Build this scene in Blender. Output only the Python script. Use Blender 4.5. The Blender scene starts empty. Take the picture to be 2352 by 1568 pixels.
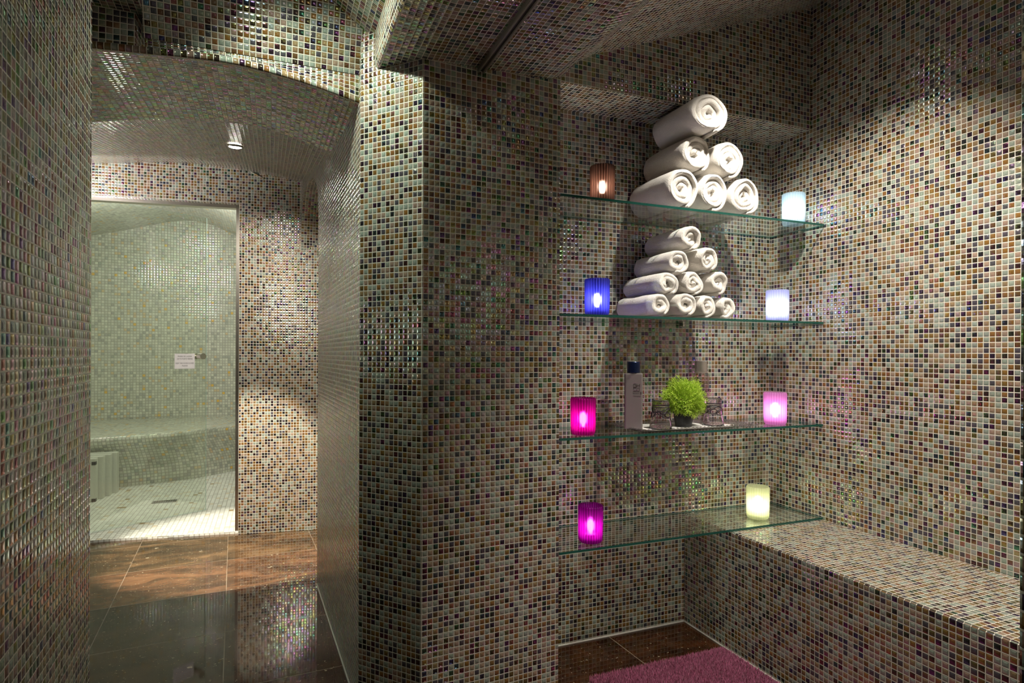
import bpy, bmesh, math, random
from mathutils import Vector, Matrix
random.seed(7)
C = bpy.context.scene.collection
sc = bpy.context.scene
PI = math.pi

# ------------------------------------------------------------------ camera
FPX = 1376.0; CX = 1176.0; HY = 812.9; EYE = 1.056
yaw = math.radians(22.0)
F = Vector((math.sin(yaw), math.cos(yaw), 0)); R0 = Vector((math.cos(yaw), -math.sin(yaw), 0))
roll = 0.004
Rv = R0 * math.cos(roll) + Vector((0, 0, 1)) * math.sin(roll)
Uv = Vector((0, 0, 1)) * math.cos(roll) - R0 * math.sin(roll)
cam_d = bpy.data.cameras.new('camera'); cam = bpy.data.objects.new('camera', cam_d); C.objects.link(cam)
M = Matrix((Rv, Uv, -F)).transposed().to_4x4(); M.translation = Vector((0, 0, EYE))
cam.matrix_world = M
cam_d.sensor_width = 36; cam_d.lens = 36 * FPX / 2352; cam_d.shift_y = (HY - 784) / 2352
cam_d.clip_start = 0.02
sc.camera = cam

# ------------------------------------------------------------------ view, world, lamps' light and added fill lights
sc.view_settings.view_transform = 'Standard'; sc.view_settings.look = 'None'
sc.view_settings.gamma = 1; sc.view_settings.use_curve_mapping = False
sc.view_settings.exposure = 0.12
sc.render.film_transparent = False
w = bpy.data.worlds.new('world'); sc.world = w; w.use_nodes = True
w.node_tree.nodes['Background'].inputs[0].default_value = (.8, .85, .75, 1)
w.node_tree.nodes['Background'].inputs[1].default_value = 0.03

def spot(name, loc, target, power, angle, blend, color, radius=.02):
    l = bpy.data.lights.new(name, 'SPOT'); o = bpy.data.objects.new(name, l); C.objects.link(o)
    l.energy = power; l.spot_size = math.radians(angle); l.spot_blend = blend; l.color = color; l.shadow_soft_size = radius
    o.location = loc
    o.rotation_euler = (Vector(target) - Vector(loc)).to_track_quat('-Z', 'Y').to_euler()
    return o
def point(name, loc, power, color, radius=.05):
    l = bpy.data.lights.new(name, 'POINT'); o = bpy.data.objects.new(name, l); C.objects.link(o)
    l.energy = power; l.color = color; l.shadow_soft_size = radius; o.location = loc
    return o
WARM = (1, .93, .80); GREENW = (.93, 1, .84); PALE = (1, .96, .92)
spot('niche_spotlight', (1.38, 1.26, 2.165), (1.80, 1.54, .55), 68, 106, .75, (1, .93, .82), .018)
spot('passage_spotlight', (-.06, 1.56, 2.09), (.50, 1.70, .4), 27, 136, .85, (.90, 1, .84), .02)
spot('arch_spotlight', (-.055, 2.872, 1.945), (-.02, 3.79, .85), 75, 100, 1.0, (1, .92, .80), .018)
spot('arch_floor_beam', (-.055, 2.872, 1.945), (-.02, 3.53, .0), 330, 42, .38, (1, .90, .76), .012)
spot('added_wash_spot', (-1.25, 3.35, 1.72), (-.72, 3.85, 2.0), 50, 66, .8, (1, .95, .92), .02)  # added unseen spot, makes the bright patch high on the far wall
point('steam_lamp_light', (-.9, 5.1, 1.98), 27, (1, .99, .90), .08)
spot('bench_spotlight', (1.30, .60, 2.13), (1.72, 1.05, .2), 72, 96, .7, (1, .93, .83), .02)
spot('added_lobby_fill', (-1.75, 2.9, 1.15), (-.35, 2.75, 2.1), 11, 100, .6, (1, .97, .88), .16)  # fill added out of view, brightens the far ceilings from below
point('added_entrance_fill', (.25, -1.15, 1.45), 2.2, (.95, 1, .88), .06)  # fill added behind the camera for ceilings, pier and left wall

# ------------------------------------------------------------------ helpers
def ray(x, y):
    return F + Rv * ((x - CX) / FPX) + Uv * ((HY - y) / FPX)
def atY(x, y, Y):
    d = ray(x, y); k = Y / d.y; p = d * k; return Vector((p.x, p.y, p.z + EYE))
def atZ(x, y, Z):
    d = ray(x, y); k = (Z - EYE) / d.z; p = d * k; return Vector((p.x, p.y, p.z + EYE))

def tag(o, label=None, cat=None, group=None, kind=None):
    if label: o['label'] = label
    if cat: o['category'] = cat
    if group: o['group'] = group
    if kind: o['kind'] = kind
    return o
def thing(name, label, cat, loc=(0, 0, 0), rotz=0, group=None):
    o = bpy.data.objects.new(name, None); C.objects.link(o); o.location = loc; o.rotation_euler = (0, 0, rotz)
    o.empty_display_size = .05
    return tag(o, label, cat, group)
def link(name, bm, mats, parent=None, smooth=False, recalc=True):
    if recalc: bmesh.ops.recalc_face_normals(bm, faces=bm.faces)
    me = bpy.data.meshes.new(name); bm.to_mesh(me); bm.free()
    if not isinstance(mats, (list, tuple)): mats = [mats]
    for m in mats: me.materials.append(m)
    if smooth:
        for p in me.polygons: p.use_smooth = True
    o = bpy.data.objects.new(name, me); C.objects.link(o)
    if parent: o.parent = parent
    return o
def uv_auto(bm):
    uvl = bm.loops.layers.uv.verify()
    for f in bm.faces:
        n = f.normal
        if abs(n.z) > .9: t = Vector((1, 0, 0)); b = Vector((0, 1, 0))
        else:
            t = Vector((-n.y, n.x, 0)).normalized(); b = n.cross(t)
            if b.z < 0: b = -b
        for l in f.loops: l[uvl].uv = (l.vert.co.dot(t) + 5, l.vert.co.dot(b) + 5)
def box(bm, x0, x1, y0, y1, z0, z1, mi=0):
    v = [bm.verts.new(p) for p in ((x0,y0,z0),(x1,y0,z0),(x1,y1,z0),(x0,y1,z0),(x0,y0,z1),(x1,y0,z1),(x1,y1,z1),(x0,y1,z1))]
    fs = []
    for q in ((3,2,1,0),(4,5,6,7),(0,1,5,4),(1,2,6,5),(2,3,7,6),(3,0,4,7)):
        f = bm.faces.new([v[i] for i in q]); f.material_index = mi; fs.append(f)
    return fs
def prism(bm, poly, z0, z1):
    a = [bm.verts.new((x, y, z0)) for x, y in poly]; b = [bm.verts.new((x, y, z1)) for x, y in poly]
    n = len(poly)
    bm.faces.new(a[::-1]); bm.faces.new(b)
    for i in range(n): bm.faces.new((a[i], a[(i+1) % n], b[(i+1) % n], b[i]))
def finish_tiled(name, bm, m, parent=None, kind='structure', bevel=0):
    bmesh.ops.recalc_face_normals(bm, faces=bm.faces)
    if bevel:
        bmesh.ops.bevel(bm, geom=[e for e in bm.edges], offset=bevel, segments=2, affect='EDGES', profile=.5)
    bm.normal_update(); uv_auto(bm)
    o = link(name, bm, m, parent, recalc=False)
    if kind and not parent: o['kind'] = kind
    return o
def interp(pts, x):
    if x <= pts[0][0]: return pts[0][1]
    for (a, b), (c, d) in zip(pts, pts[1:]):
        if x <= c:
            return b + (d - b) * (x - a) / (c - a)
    return pts[-1][1]
def smooth_profile(pts, n=40):
    x0, x1 = pts[0][0], pts[-1][0]; out = []
    xs = [x0 + (x1 - x0) * i / n for i in range(n + 1)]
    ys = [interp(pts, x) for x in xs]
    for _ in range(3):
        ys = [ys[0]] + [(ys[i-1] + 2 * ys[i] + ys[i+1]) / 4 for i in range(1, n)] + [ys[-1]]
    return list(zip(xs, ys))
def loft(name, rows, m, smooth=True, flip=False):
    """rows: lists of points of equal length; uv = metres along the surface"""
    bm = bmesh.new(); uvl = bm.loops.layers.uv.verify()
    V = [[bm.verts.new(p) for p in r] for r in rows]
    us = [0]
    mid = rows[len(rows) // 2]
    for i in range(1, len(mid)): us.append(us[-1] + (Vector(mid[i]) - Vector(mid[i-1])).length)
    vs = [0]; mc = len(mid) // 2
    for j in range(1, len(rows)): vs.append(vs[-1] + (Vector(rows[j][mc]) - Vector(rows[j-1][mc])).length)
    for j in range(len(rows) - 1):
        for i in range(len(mid) - 1):
            q = [(j, i), (j, i+1), (j+1, i+1), (j+1, i)]
            if flip: q = q[::-1]
            f = bm.faces.new([V[a][b] for a, b in q])
            for l, (a, b) in zip(f.loops, q): l[uvl].uv = (us[b] + 3, vs[a] + 3)
    return link(name, bm, m, smooth=smooth, recalc=False)

class N:
    def __init__(s, name):
        s.m = bpy.data.materials.new(name); s.m.use_nodes = True; s.t = s.m.node_tree
        s.t.nodes.clear(); s.out = s.t.nodes.new('ShaderNodeOutputMaterial')
    def n(s, typ, **kw):
        x = s.t.nodes.new(typ)
        for k, v in kw.items():
            if isinstance(k, str) and hasattr(x, k): setattr(x, k, v)
        return x
    def l(s, a, b): s.t.links.new(a, b)
    def math(s, op, a, b=None, c=None, clamp=False):
        x = s.n('ShaderNodeMath', operation=op); x.use_clamp = clamp
        for i, v in enumerate((a, b, c)):
            if v is None: continue
            if isinstance(v, (int, float)): x.inputs[i].default_value = v
            else: s.l(v, x.inputs[i])
        return x.outputs[0]
    def mixc(s, fac, a, b, mode='MIX'):
        x = s.n('ShaderNodeMix', data_type='RGBA', blend_type=mode)
        for i, v in ((0, fac), (6, a), (7, b)):
            if isinstance(v, (int, float)): x.inputs[i].default_value = v
            elif isinstance(v, tuple): x.inputs[i].default_value = v if len(v) == 4 else (*v, 1)
            else: s.l(v, x.inputs[i])
        return x.outputs[2]
    def ramp(s, fac, stops, interp='LINEAR'):
        x = s.n('ShaderNodeValToRGB'); x.color_ramp.interpolation = interp
        e = x.color_ramp.elements
        while len(e) < len(stops): e.new(.5)
        for q, (p, c) in zip(e, stops):
            q.position = p; q.color = (*c, 1) if len(c) == 3 else c
        if fac is not None: s.l(fac, x.inputs[0])
        return x.outputs[0]
    def noise(s, vec, scale, detail=2, rough=.5, dist=0):
        x = s.n('ShaderNodeTexNoise'); x.inputs['Scale'].default_value = scale
        x.inputs['Detail'].default_value = detail; x.inputs['Roughness'].default_value = rough; x.inputs['Distortion'].default_value = dist
        if vec is not None: s.l(vec, x.inputs['Vector'])
        return x
    def bsdf(s, **kw):
        x = s.n('ShaderNodeBsdfPrincipled')
        for k, v in kw.items():
            i = x.inputs[k.replace('_', ' ')]
            if isinstance(v, (int, float)): i.default_value = v
            elif isinstance(v, tuple): i.default_value = (*v, 1) if len(v) == 3 else v
            else: s.l(v, i)
        return x
    def done(s, shader):
        s.l(shader, s.out.inputs[0]); return s.m

def simple(name, col, rough=.5, metal=0, noise_amt=.08, scale=60, bump=0, **kw):
    a = N(name); tc = a.n('ShaderNodeTexCoord')
    nz = a.noise(tc.outputs['Object'], scale, 3)
    c = a.mixc(nz.outputs[0], tuple(x * (1 - noise_amt) for x in col), tuple(min(1, x * (1 + noise_amt)) for x in col))
    b = a.bsdf(Base_Color=c, Roughness=rough, Metallic=metal, **kw)
    if bump:
        bp = a.n('ShaderNodeBump'); bp.inputs['Distance'].default_value = bump; bp.inputs['Strength'].default_value = .6
        a.l(nz.outputs[0], bp.inputs['Height']); a.l(bp.outputs[0], b.inputs['Normal'])
    return a.done(b.outputs[0])

def mosaic(name, size, palette, grout, gw=.062, irid=.26, rough=.10, crackle=True, brick=False, grough=.75, tilebump=.0009, jitter=.10):
    """glass mosaic: every cell of the metre grid is one pillow shaped tile with its own colour"""
    a = N(name); uv = a.n('ShaderNodeUVMap')
    sep = a.n('ShaderNodeSeparateXYZ'); a.l(uv.outputs[0], sep.inputs[0])
    u = a.math('DIVIDE', sep.outputs[0], size); v = a.math('DIVIDE', sep.outputs[1], size * (1.55 if brick else 1))
    if brick:
        cu = a.math('FLOOR', u); v = a.math('ADD', v, a.math('MULTIPLY', a.math('FRACT', a.math('MULTIPLY', a.math('SINE', a.math('MULTIPLY', cu, 12.9898)), 437.585)), 1.0))
    fu = a.math('FRACT', u); fv = a.math('FRACT', v)
    cell = a.n('ShaderNodeCombineXYZ'); a.l(a.math('FLOOR', u), cell.inputs[0]); a.l(a.math('FLOOR', v), cell.inputs[1])
    wn = a.n('ShaderNodeTexWhiteNoise', noise_dimensions='3D'); a.l(cell.outputs[0], wn.inputs['Vector'])
    rs = a.n('ShaderNodeSeparateColor'); a.l(wn.outputs['Color'], rs.inputs[0])
    r0 = wn.outputs['Value']; r1, r2, r3 = rs.outputs
    du = a.math('MINIMUM', fu, a.math('SUBTRACT', 1, fu)); dv = a.math('MINIMUM', fv, a.math('SUBTRACT', 1, fv))
    if brick: dv = a.math('MULTIPLY', dv, 1.55)
    m = a.math('MINIMUM', du, dv)
    def sstep(lo, hi, x):
        mr = a.n('ShaderNodeMapRange', interpolation_type='SMOOTHSTEP'); a.l(x, mr.inputs[0])
        mr.inputs[1].default_value = lo; mr.inputs[2].default_value = hi; return mr.outputs[0]
    mask = sstep(gw - .012, gw + .025, m)
    # colour of the tile
    stops = []; p = 0
    for wgt, c in palette: stops.append((p, c)); p += wgt
    col = a.ramp(r0, stops, 'CONSTANT')
    vary = a.math('ADD', .8, a.math('MULTIPLY', r1, .4))
    vc = a.n('ShaderNodeCombineColor')
    for i in range(3): a.l(vary, vc.inputs[i])
    col = a.mixc(1.0, col, vc.outputs[0], 'MULTIPLY')
    # brushed foil behind the glass
    st = a.n('ShaderNodeCombineXYZ'); a.l(a.math('MULTIPLY', u, 3.0), st.inputs[0]); a.l(a.math('MULTIPLY', v, 26.0), st.inputs[1]); a.l(a.math('MULTIPLY', r2, 50), st.inputs[2])
    sn = a.noise(st.outputs[0], 1.0, 2)
    col = a.mixc(a.math('MULTIPLY', sn.outputs[0], .45), col, a.mixc(1.0, col, (1.7, 1.7, 1.7), 'MULTIPLY'))
    rim = sstep(gw + .06, gw + .11, m)
    col = a.mixc(rim, a.mixc(1.0, col, (.78, .78, .78), 'MULTIPLY'), col)
    gn = a.noise(uv.outputs[0], 30, 3)
    gc = a.mixc(gn.outputs[0], tuple(x * .85 for x in grout), grout)
    base = a.mixc(mask, gc, col)
    rg = a.math('MULTIPLY_ADD', mask, rough - grough, grough)
    # height
    pil = sstep(gw - .02, .34, m)
    h = a.math('MULTIPLY', pil, 1.0)
    tx = a.math('MULTIPLY', a.math('SUBTRACT', fu, .5), a.math('MULTIPLY', a.math('SUBTRACT', r1, .5), jitter * 8))
    ty = a.math('MULTIPLY', a.math('SUBTRACT', fv, .5), a.math('MULTIPLY', a.math('SUBTRACT', r3, .5), jitter * 8))
    dome = a.math('MULTIPLY', a.math('ADD', a.math('POWER', a.math('SUBTRACT', fu, .5), 2), a.math('POWER', a.math('SUBTRACT', fv, .5), 2)), -1.6)
    h = a.math('ADD', h, a.math('MULTIPLY', mask, a.math('ADD', dome, a.math('ADD', tx, ty))))
    h = a.math('ADD', h, a.math('MULTIPLY', sn.outputs[0], .05))
    if crackle:
        iscr = a.math('MULTIPLY', a.math('LESS_THAN', r2, .13), mask)
        cn = a.noise(uv.outputs[0], 420, 2, .6)
        h = a.math('ADD', h, a.math('MULTIPLY', iscr, a.math('MULTIPLY', cn.outputs[0], .9)))
        base = a.mixc(iscr, base, (.055, .05, .06))
    bp = a.n('ShaderNodeBump'); bp.inputs['Strength'].default_value = 1.0; bp.inputs['Distance'].default_value = tilebump
    a.l(h, bp.inputs['Height'])
    b = a.bsdf(Base_Color=base, Roughness=rg, IOR=1.5); a.l(bp.outputs[0], b.inputs['Normal'])
    if irid:
        hs = a.n('ShaderNodeCombineColor', mode='HSV')
        a.l(r3, hs.inputs[0]); a.l(a.math('MULTIPLY_ADD', r1, .5, .3), hs.inputs[1]); hs.inputs[2].default_value = 1
        g = a.n('ShaderNodeBsdfGlossy'); a.l(hs.outputs[0], g.inputs['Color']); g.inputs['Roughness'].default_value = .13
        a.l(bp.outputs[0], g.inputs['Normal'])
        fac = a.math('MULTIPLY', mask, a.math('MULTIPLY_ADD', r2, irid, .03))
        mx = a.n('ShaderNodeMixShader'); a.l(fac, mx.inputs[0]); a.l(b.outputs[0], mx.inputs[1]); a.l(g.outputs[0], mx.inputs[2])
        return a.done(mx.outputs[0])
    return a.done(b.outputs[0])

T = .016
PAL = [(.25, (.245, .285, .235)), (.16, (.26, .185, .135)), (.15, (.20, .135, .072)), (.18, (.15, .075, .020)), (.08, (.07, .040, .014)), (.18, (.012, .008, .009))]
MOS = mosaic('glass_mosaic', T, PAL, (.66, .62, .52))
SPAL = [(.66, (.60, .62, .53)), (.16, (.46, .48, .42)), (.11, (.34, .36, .32)), (.055, (.50, .42, .27)), (.012, (.60, .40, .10))]
STEAM = mosaic('pale_mosaic', .0255, SPAL, (.42, .42, .35), gw=.05, irid=.03, rough=.25, crackle=False, tilebump=.0006, jitter=.04)
FPAL = [(.70, (.74, .76, .70)), (.22, (.64, .66, .60)), (.07, (.55, .50, .38)), (.01, (.3, .22, .1))]
STEAMF = mosaic('white_floor_mosaic', .027, FPAL, (.46, .43, .35), gw=.04, irid=.0, rough=.3, crackle=False, brick=True, tilebump=.0004, jitter=.03)

def stone():
    a = N('polished_brown_stone'); g = a.n('ShaderNodeNewGeometry')
    mp = a.n('ShaderNodeMapping'); a.l(g.outputs['Position'], mp.inputs[0]); mp.inputs['Rotation'].default_value = (0, 0, -.05)
    sp = a.n('ShaderNodeSeparateXYZ'); a.l(mp.outputs[0], sp.inputs[0])
    u = a.math('DIVIDE', a.math('ADD', sp.outputs[0], 10 * .435 + .029), .435)
    v = a.math('DIVIDE', a.math('ADD', sp.outputs[1], 10 * .435 - 2.949), .435)
    fu = a.math('FRACT', u); fv = a.math('FRACT', v)
    m = a.math('MINIMUM', a.math('MINIMUM', fu, a.math('SUBTRACT', 1, fu)), a.math('MINIMUM', fv, a.math('SUBTRACT', 1, fv)))
    joint = a.math('LESS_THAN', m, .0034)
    cell = a.n('ShaderNodeCombineXYZ'); a.l(a.math('FLOOR', u), cell.inputs[0]); a.l(a.math('FLOOR', v), cell.inputs[1])
    wn = a.n('ShaderNodeTexWhiteNoise'); a.l(cell.outputs[0], wn.inputs['Vector'])
    off = a.n('ShaderNodeVectorMath', operation='MULTIPLY_ADD'); a.l(wn.outputs['Color'], off.inputs[0]); off.inputs[1].default_value = (7, 7, 7); a.l(g.outputs['Position'], off.inputs[2])
    mp2 = a.n('ShaderNodeMapping'); a.l(off.outputs[0], mp2.inputs[0]); mp2.inputs['Scale'].default_value = (1.2, 2.6, 1); mp2.inputs['Rotation'].default_value = (0, 0, .3)
    n1 = a.noise(mp2.outputs[0], 3.2, 9, .65, .8)
    c = a.ramp(n1.outputs[0], [(.28, (.028, .016, .010)), (.45, (.085, .043, .022)), (.58, (.18, .088, .042)), (.75, (.28, .15, .075))])
    n2 = a.noise(off.outputs[0], 90, 3, .6)
    sp2 = a.math('GREATER_THAN', n2.outputs[0], .675)
    n3 = a.noise(off.outputs[0], 26, 4, .6)
    sp3 = a.math('GREATER_THAN', n3.outputs[0], .70)
    # slabs differ: olive brown by the door, reddish ones next, near black ones in the passage and the niche
    rowf = a.n('ShaderNodeSeparateXYZ'); a.l(mp.outputs[0], rowf.inputs[0])
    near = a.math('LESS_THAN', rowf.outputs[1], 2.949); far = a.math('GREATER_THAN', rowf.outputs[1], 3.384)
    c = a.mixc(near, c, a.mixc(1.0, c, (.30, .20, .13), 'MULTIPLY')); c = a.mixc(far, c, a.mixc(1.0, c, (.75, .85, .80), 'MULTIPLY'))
    c = a.mixc(a.math('MAXIMUM', a.math('MULTIPLY', sp2, .8), sp3), c, (.36, .31, .21))
    jn = a.noise(g.outputs['Position'], 3, 2)
    c = a.mixc(a.math('MULTIPLY', joint, a.math('MULTIPLY_ADD', jn.outputs[0], 1.2, -.1, clamp=True)), c, (.34, .29, .21))
    rg = a.math('MULTIPLY_ADD', n1.outputs[0], .05, .02)
    b = a.bsdf(Base_Color=c, Roughness=a.math('MAXIMUM', rg, a.math('MULTIPLY', joint, .6)), IOR=1.5)
    return a.done(b.outputs[0])
STONE = stone()
METAL = simple('brushed_metal', (.62, .58, .52), .28, 1, scale=200)
DARKM = simple('dark_groove', (.05, .045, .04), .5, .3)
RAILM = simple('satin_rail_metal', (.36, .34, .29), .4, .7, scale=200)

# ------------------------------------------------------------------ the setting
ZR = 2.6
def tiled_box(name, x0, x1, y0, y1, z0, z1, m=MOS, bevel=.003):
    bm = bmesh.new(); box(bm, x0, x1, y0, y1, z0, z1); return finish_tiled(name, bm, m, bevel=bevel)
P3 = (.246, 1.814); P2 = (.394, 1.644); P1 = (.838, 1.678); P4 = (.203, 2.873)
YB = lambda X: 3.76 - .1438 * (X - .262)      # face of the far wall
XR = 1.969; YN = 1.945; YL = 1.744; ZL = 1.94

bm = bmesh.new(); box(bm, -2.6, 2.6, -1.5, 3.95, -.1, 0)
for f in bm.faces: pass
o = link('floor', bm, STONE); o['kind'] = 'structure'
bm = bmesh.new(); prism(bm, [(-.60, -1.4), (-.30, -1.4), (-.303, .9), (-.323, 1.388), (-.333, 1.400), (-.60, 1.400)], 0, ZR)
finish_tiled('wall_left', bm, MOS, bevel=.002)
bm = bmesh.new(); prism(bm, [P3, P2, P1, (.838, 2.06), (.62, 2.873), P4], 0, ZR)
finish_tiled('wall_pier', bm, MOS, bevel=.0008)
bm = bmesh.new(); prism(bm, [(.838, YN), (XR + .15, YN), (XR + .15, 2.1), (.838, 2.1)], 0, ZR)
finish_tiled('wall_niche', bm, MOS)
tiled_box('wall_right', XR, XR + .15, .311, YN, 0, ZR, bevel=0)
tiled_box('wall_lintel', .838, XR, YL, YN, ZL, ZR, bevel=.0025)
tiled_box('wall_front', .591, XR + .15, -.15, .311, 0, ZR)
tiled_box('wall_back', -.60, 2.1, -1.6, -1.4, 0, ZR, bevel=0)
tiled_box('wall_entrance', .95, 1.1, -1.4, -.15, 0, ZR, bevel=0)
tiled_box('wall_lobby', -2.2, -2.05, 1.2, 4.3, 0, ZR, bevel=0)
tiled_box('wall_recess', -2.05, -.60, 1.25, 1.395, 0, ZR, bevel=0)
tiled_box('wall_passage', 1.3, 1.45, 2.1, 3.9, 0, ZR, bevel=0)

# far wall with the door opening
OX = -.168; OL = -1.32; OZ = 1.922
def farwall(name, xa, xb, z0, z1):
    bm = bmesh.new(); prism(bm, [(xa, YB(xa)), (xb, YB(xb)), (xb, YB(xb) + .11), (xa, YB(xa) + .11)], z0, z1)
    return finish_tiled(name, bm, MOS, bevel=.002)
farwall('wall_far', OX, 1.3, 0, ZR); farwall('wall_far_lintel', OL, OX, OZ, ZR); farwall('wall_far_left', -2.1, OL, 0, ZR)

# right-hand corridor wall over the arched opening
arch = [(2.873, 1.70), (2.90, 1.80), (2.98, 1.87), (3.1, 1.92), (3.3, 1.955), (3.5, 1.955), (3.62, 1.92), (3.70, 1.86), (3.75, 1.76), (3.785, 1.60)]
bm = bmesh.new(); uvl = bm.loops.layers.uv.verify()
def wx(y): return .203 - .0406 * (y - 2.873)
prev = None; s_ = 0
for y, z in arch:
    q = [bm.verts.new((wx(y), y, ZR)), bm.verts.new((wx(y), y, z)), bm.verts.new((wx(y) + .13, y, z)), bm.verts.new((wx(y) + .13, y, ZR))]
    if prev:
        ds = math.hypot(y - py, z - pz)
        for k, (ua, ub) in enumerate(((0, 0), (0, .13), (0, 0))):
            f = bm.faces.new((prev[k], q[k], q[k+1], prev[k+1]))
            for l in f.loops:
                c = l.vert.co
                if k == 1: l[uvl].uv = (c.x + 5, s_ + (ds if l.vert in q else 0) + 5)
                else: l[uvl].uv = (c.y + 5, c.z + 5)
        s_ += ds
    prev = q; py, pz = y, z
o = link('wall_arched_opening', bm, MOS); o['kind'] = 'structure'

# ceilings
NX = 44
def row(pts, Y):
    xs = [-1.9 + (.32 + 1.9) * i / NX for i in range(NX + 1)]
    ys = [interp(pts, x) for x in xs]
    for _ in range(2): ys = [ys[0]] + [(ys[i-1] + 2*ys[i] + ys[i+1]) / 4 for i in range(1, NX)] + [ys[-1]]
    return [(x, Y(x) if callable(Y) else Y, z) for x, z in zip(xs, ys)]
AR = [(-1.9, 1.70), (-.9, 1.80), (-.6, 1.832), (-.42, 1.846), (-.317, 1.853), (-.167, 1.866), (-.088, 1.868), (.079, 1.848), (.231, 1.816), (.4, 1.77)]
MD = [(-1.9, 1.70), (-.9, 1.79), (-.56, 1.847), (-.42, 1.880), (-.22, 1.908), (-.10, 1.911), (.005, 1.901), (.09, 1.884), (.165, 1.861), (.26, 1.83), (.4, 1.80)]
BK = [(-1.9, 2.02), (-.866, 2.104), (-.55, 2.135), (-.342, 2.139), (-.1, 2.117), (.16, 2.079), (.4, 2.05)]
YA = 1.845
rA, rM = row(AR, YA), row(MD, 2.45)
rM1 = [tuple(a + (b - a) * .5 for a, b in zip(p, q)) for p, q in zip(rA, rM)]
o = loft('ceiling_arch', [rA, rM1, rM], MOS); o['kind'] = 'structure'
def arcrow(t): return [tuple(a + (b - a) * t for a, b in zip(p, q)) for p, q in zip(rM, rB)]
rB = row(BK, lambda x: YB(x) + .02)
tiled_box('ceiling_passage', .30, 1.45, 2.60, 3.95, 2.08, 2.2, bevel=0)
o = loft('ceiling_far', [rM, arcrow(.25), arcrow(.5), arcrow(.75), rB], MOS); o['kind'] = 'structure'
# vertical face over the arch, and the leaning face above it
xs = [-1.0 + (.27 + 1.0) * i / 40 for i in range(41)]
AP = [(x, z) for x, _, z in rA]
ztop = lambda x: 1.955 if x < -.315 else 1.893
o = loft('wall_arch_face', [[(x, YA, interp(AP, x)) for x in xs], [(x, YA, max(interp(AP, x) + .002, ztop(x))) for x in xs]], MOS, smooth=False); o['kind'] = 'structure'
lp = []
for dy, dz in ((0, .0165), (-.0045, .013), (-.006, .007), (-.0055, .001), (-.002, -.0025), (.006, -.003)):
    lp.append([(x, YA + dy, interp(AP, x) + dz) for x in xs])
o = loft('trim_4', lp, MOS); o['kind'] = 'structure'
for l_ in o.data.uv_layers[0].data: l_.uv.y = (l_.uv.y - 3) * .0155 / .0262 + .0160 * 200 + .0003
bm = bmesh.new()
LEAN = .36; zt = 2.5
a = [bm.verts.new(p) for p in ((-.315, YA - .002, 1.893), (.30, YA - .002, 1.893), (.30, YA - LEAN * (zt - 1.893), zt), (-.315, YA - LEAN * (zt - 1.893), zt))]
b = [bm.verts.new(p) for p in ((-.315, YA + .3, 1.893), (.30, YA + .3, 1.893), (.30, YA + .3, zt), (-.315, YA + .3, zt))]
bm.faces.new(a)
for i in range(4): bm.faces.new((a[i], b[i], b[(i+1) % 4], a[(i+1) % 4]))
finish_tiled('wall_leaning', bm, MOS)
tiled_box('ceiling_recess', -2.1, -.316, 1.39, YA + .1, 1.955, 2.1, bevel=0)
# vault over the passage by the camera
VP = [(-.33, 2.00), (-.30, 2.03), (-.22, 2.10), (-.10, 2.145), (0, 2.150), (.10, 2.105), (.17, 2.058), (.25, 2.010), (.29, 1.985)]
pr = smooth_profile(VP, 24)
o = loft('ceiling_vault', [[(x, y, z) for x, z in pr] for y in (-1.45, -.6, .2, 1.0, 1.9)], MOS); o['kind'] = 'structure'
# soffit side, flat soffit and the sloping ceiling of the niche room
SP = [(.283, 2.03), (.279, 1.90), (.287, 1.886), (.40, 1.880), (.60, 1.892), (.80, 1.906), (.845, 1.925), (.894, 1.975), (.939, 2.020), (.986, 2.050), (1.153, 2.115), (1.409, 2.210), (1.69, 2.313), (1.98, 2.425)]
dense = []
for (a0, b0), (a1, b1) in zip(SP, SP[1:]):
    k = 3
    for i in range(k): dense.append((a0 + (a1 - a0) * i / k, b0 + (b1 - b0) * i / k))
dense.append(SP[-1])
o = loft('ceiling_niche', [[(x, y, z) for x, z in dense] for y in (-1.45, -.6, .2, 1.0, 1.5, 1.80)], MOS, smooth=False); o['kind'] = 'structure'

# curtain rail set in the soffit
rail = thing('ceiling_rail', 'slim metal track running along the tiled ceiling above the pier', 'rail', (.568, .4, 1.888))
bm = bmesh.new(); box(bm, -.012, -.004, -1.2, 1.268, -.012, .004); box(bm, .004, .012, -1.2, 1.268, -.012, .004)
bmesh.ops.bevel(bm, geom=list(bm.edges), offset=.0015, segments=2, affect='EDGES')
link('track', bm, RAILM, rail)
bm = bmesh.new(); box(bm, -.0045, .0045, -1.2, 1.266, -.007, .004); link('slot', bm, DARKM, rail)
bm = bmesh.new(); box(bm, -.009, .006, 1.266, 1.276, -.022, .0); bmesh.ops.bevel(bm, geom=list(bm.edges), offset=.002, segments=2, affect='EDGES'); link('end_clip', bm, METAL, rail)

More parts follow.
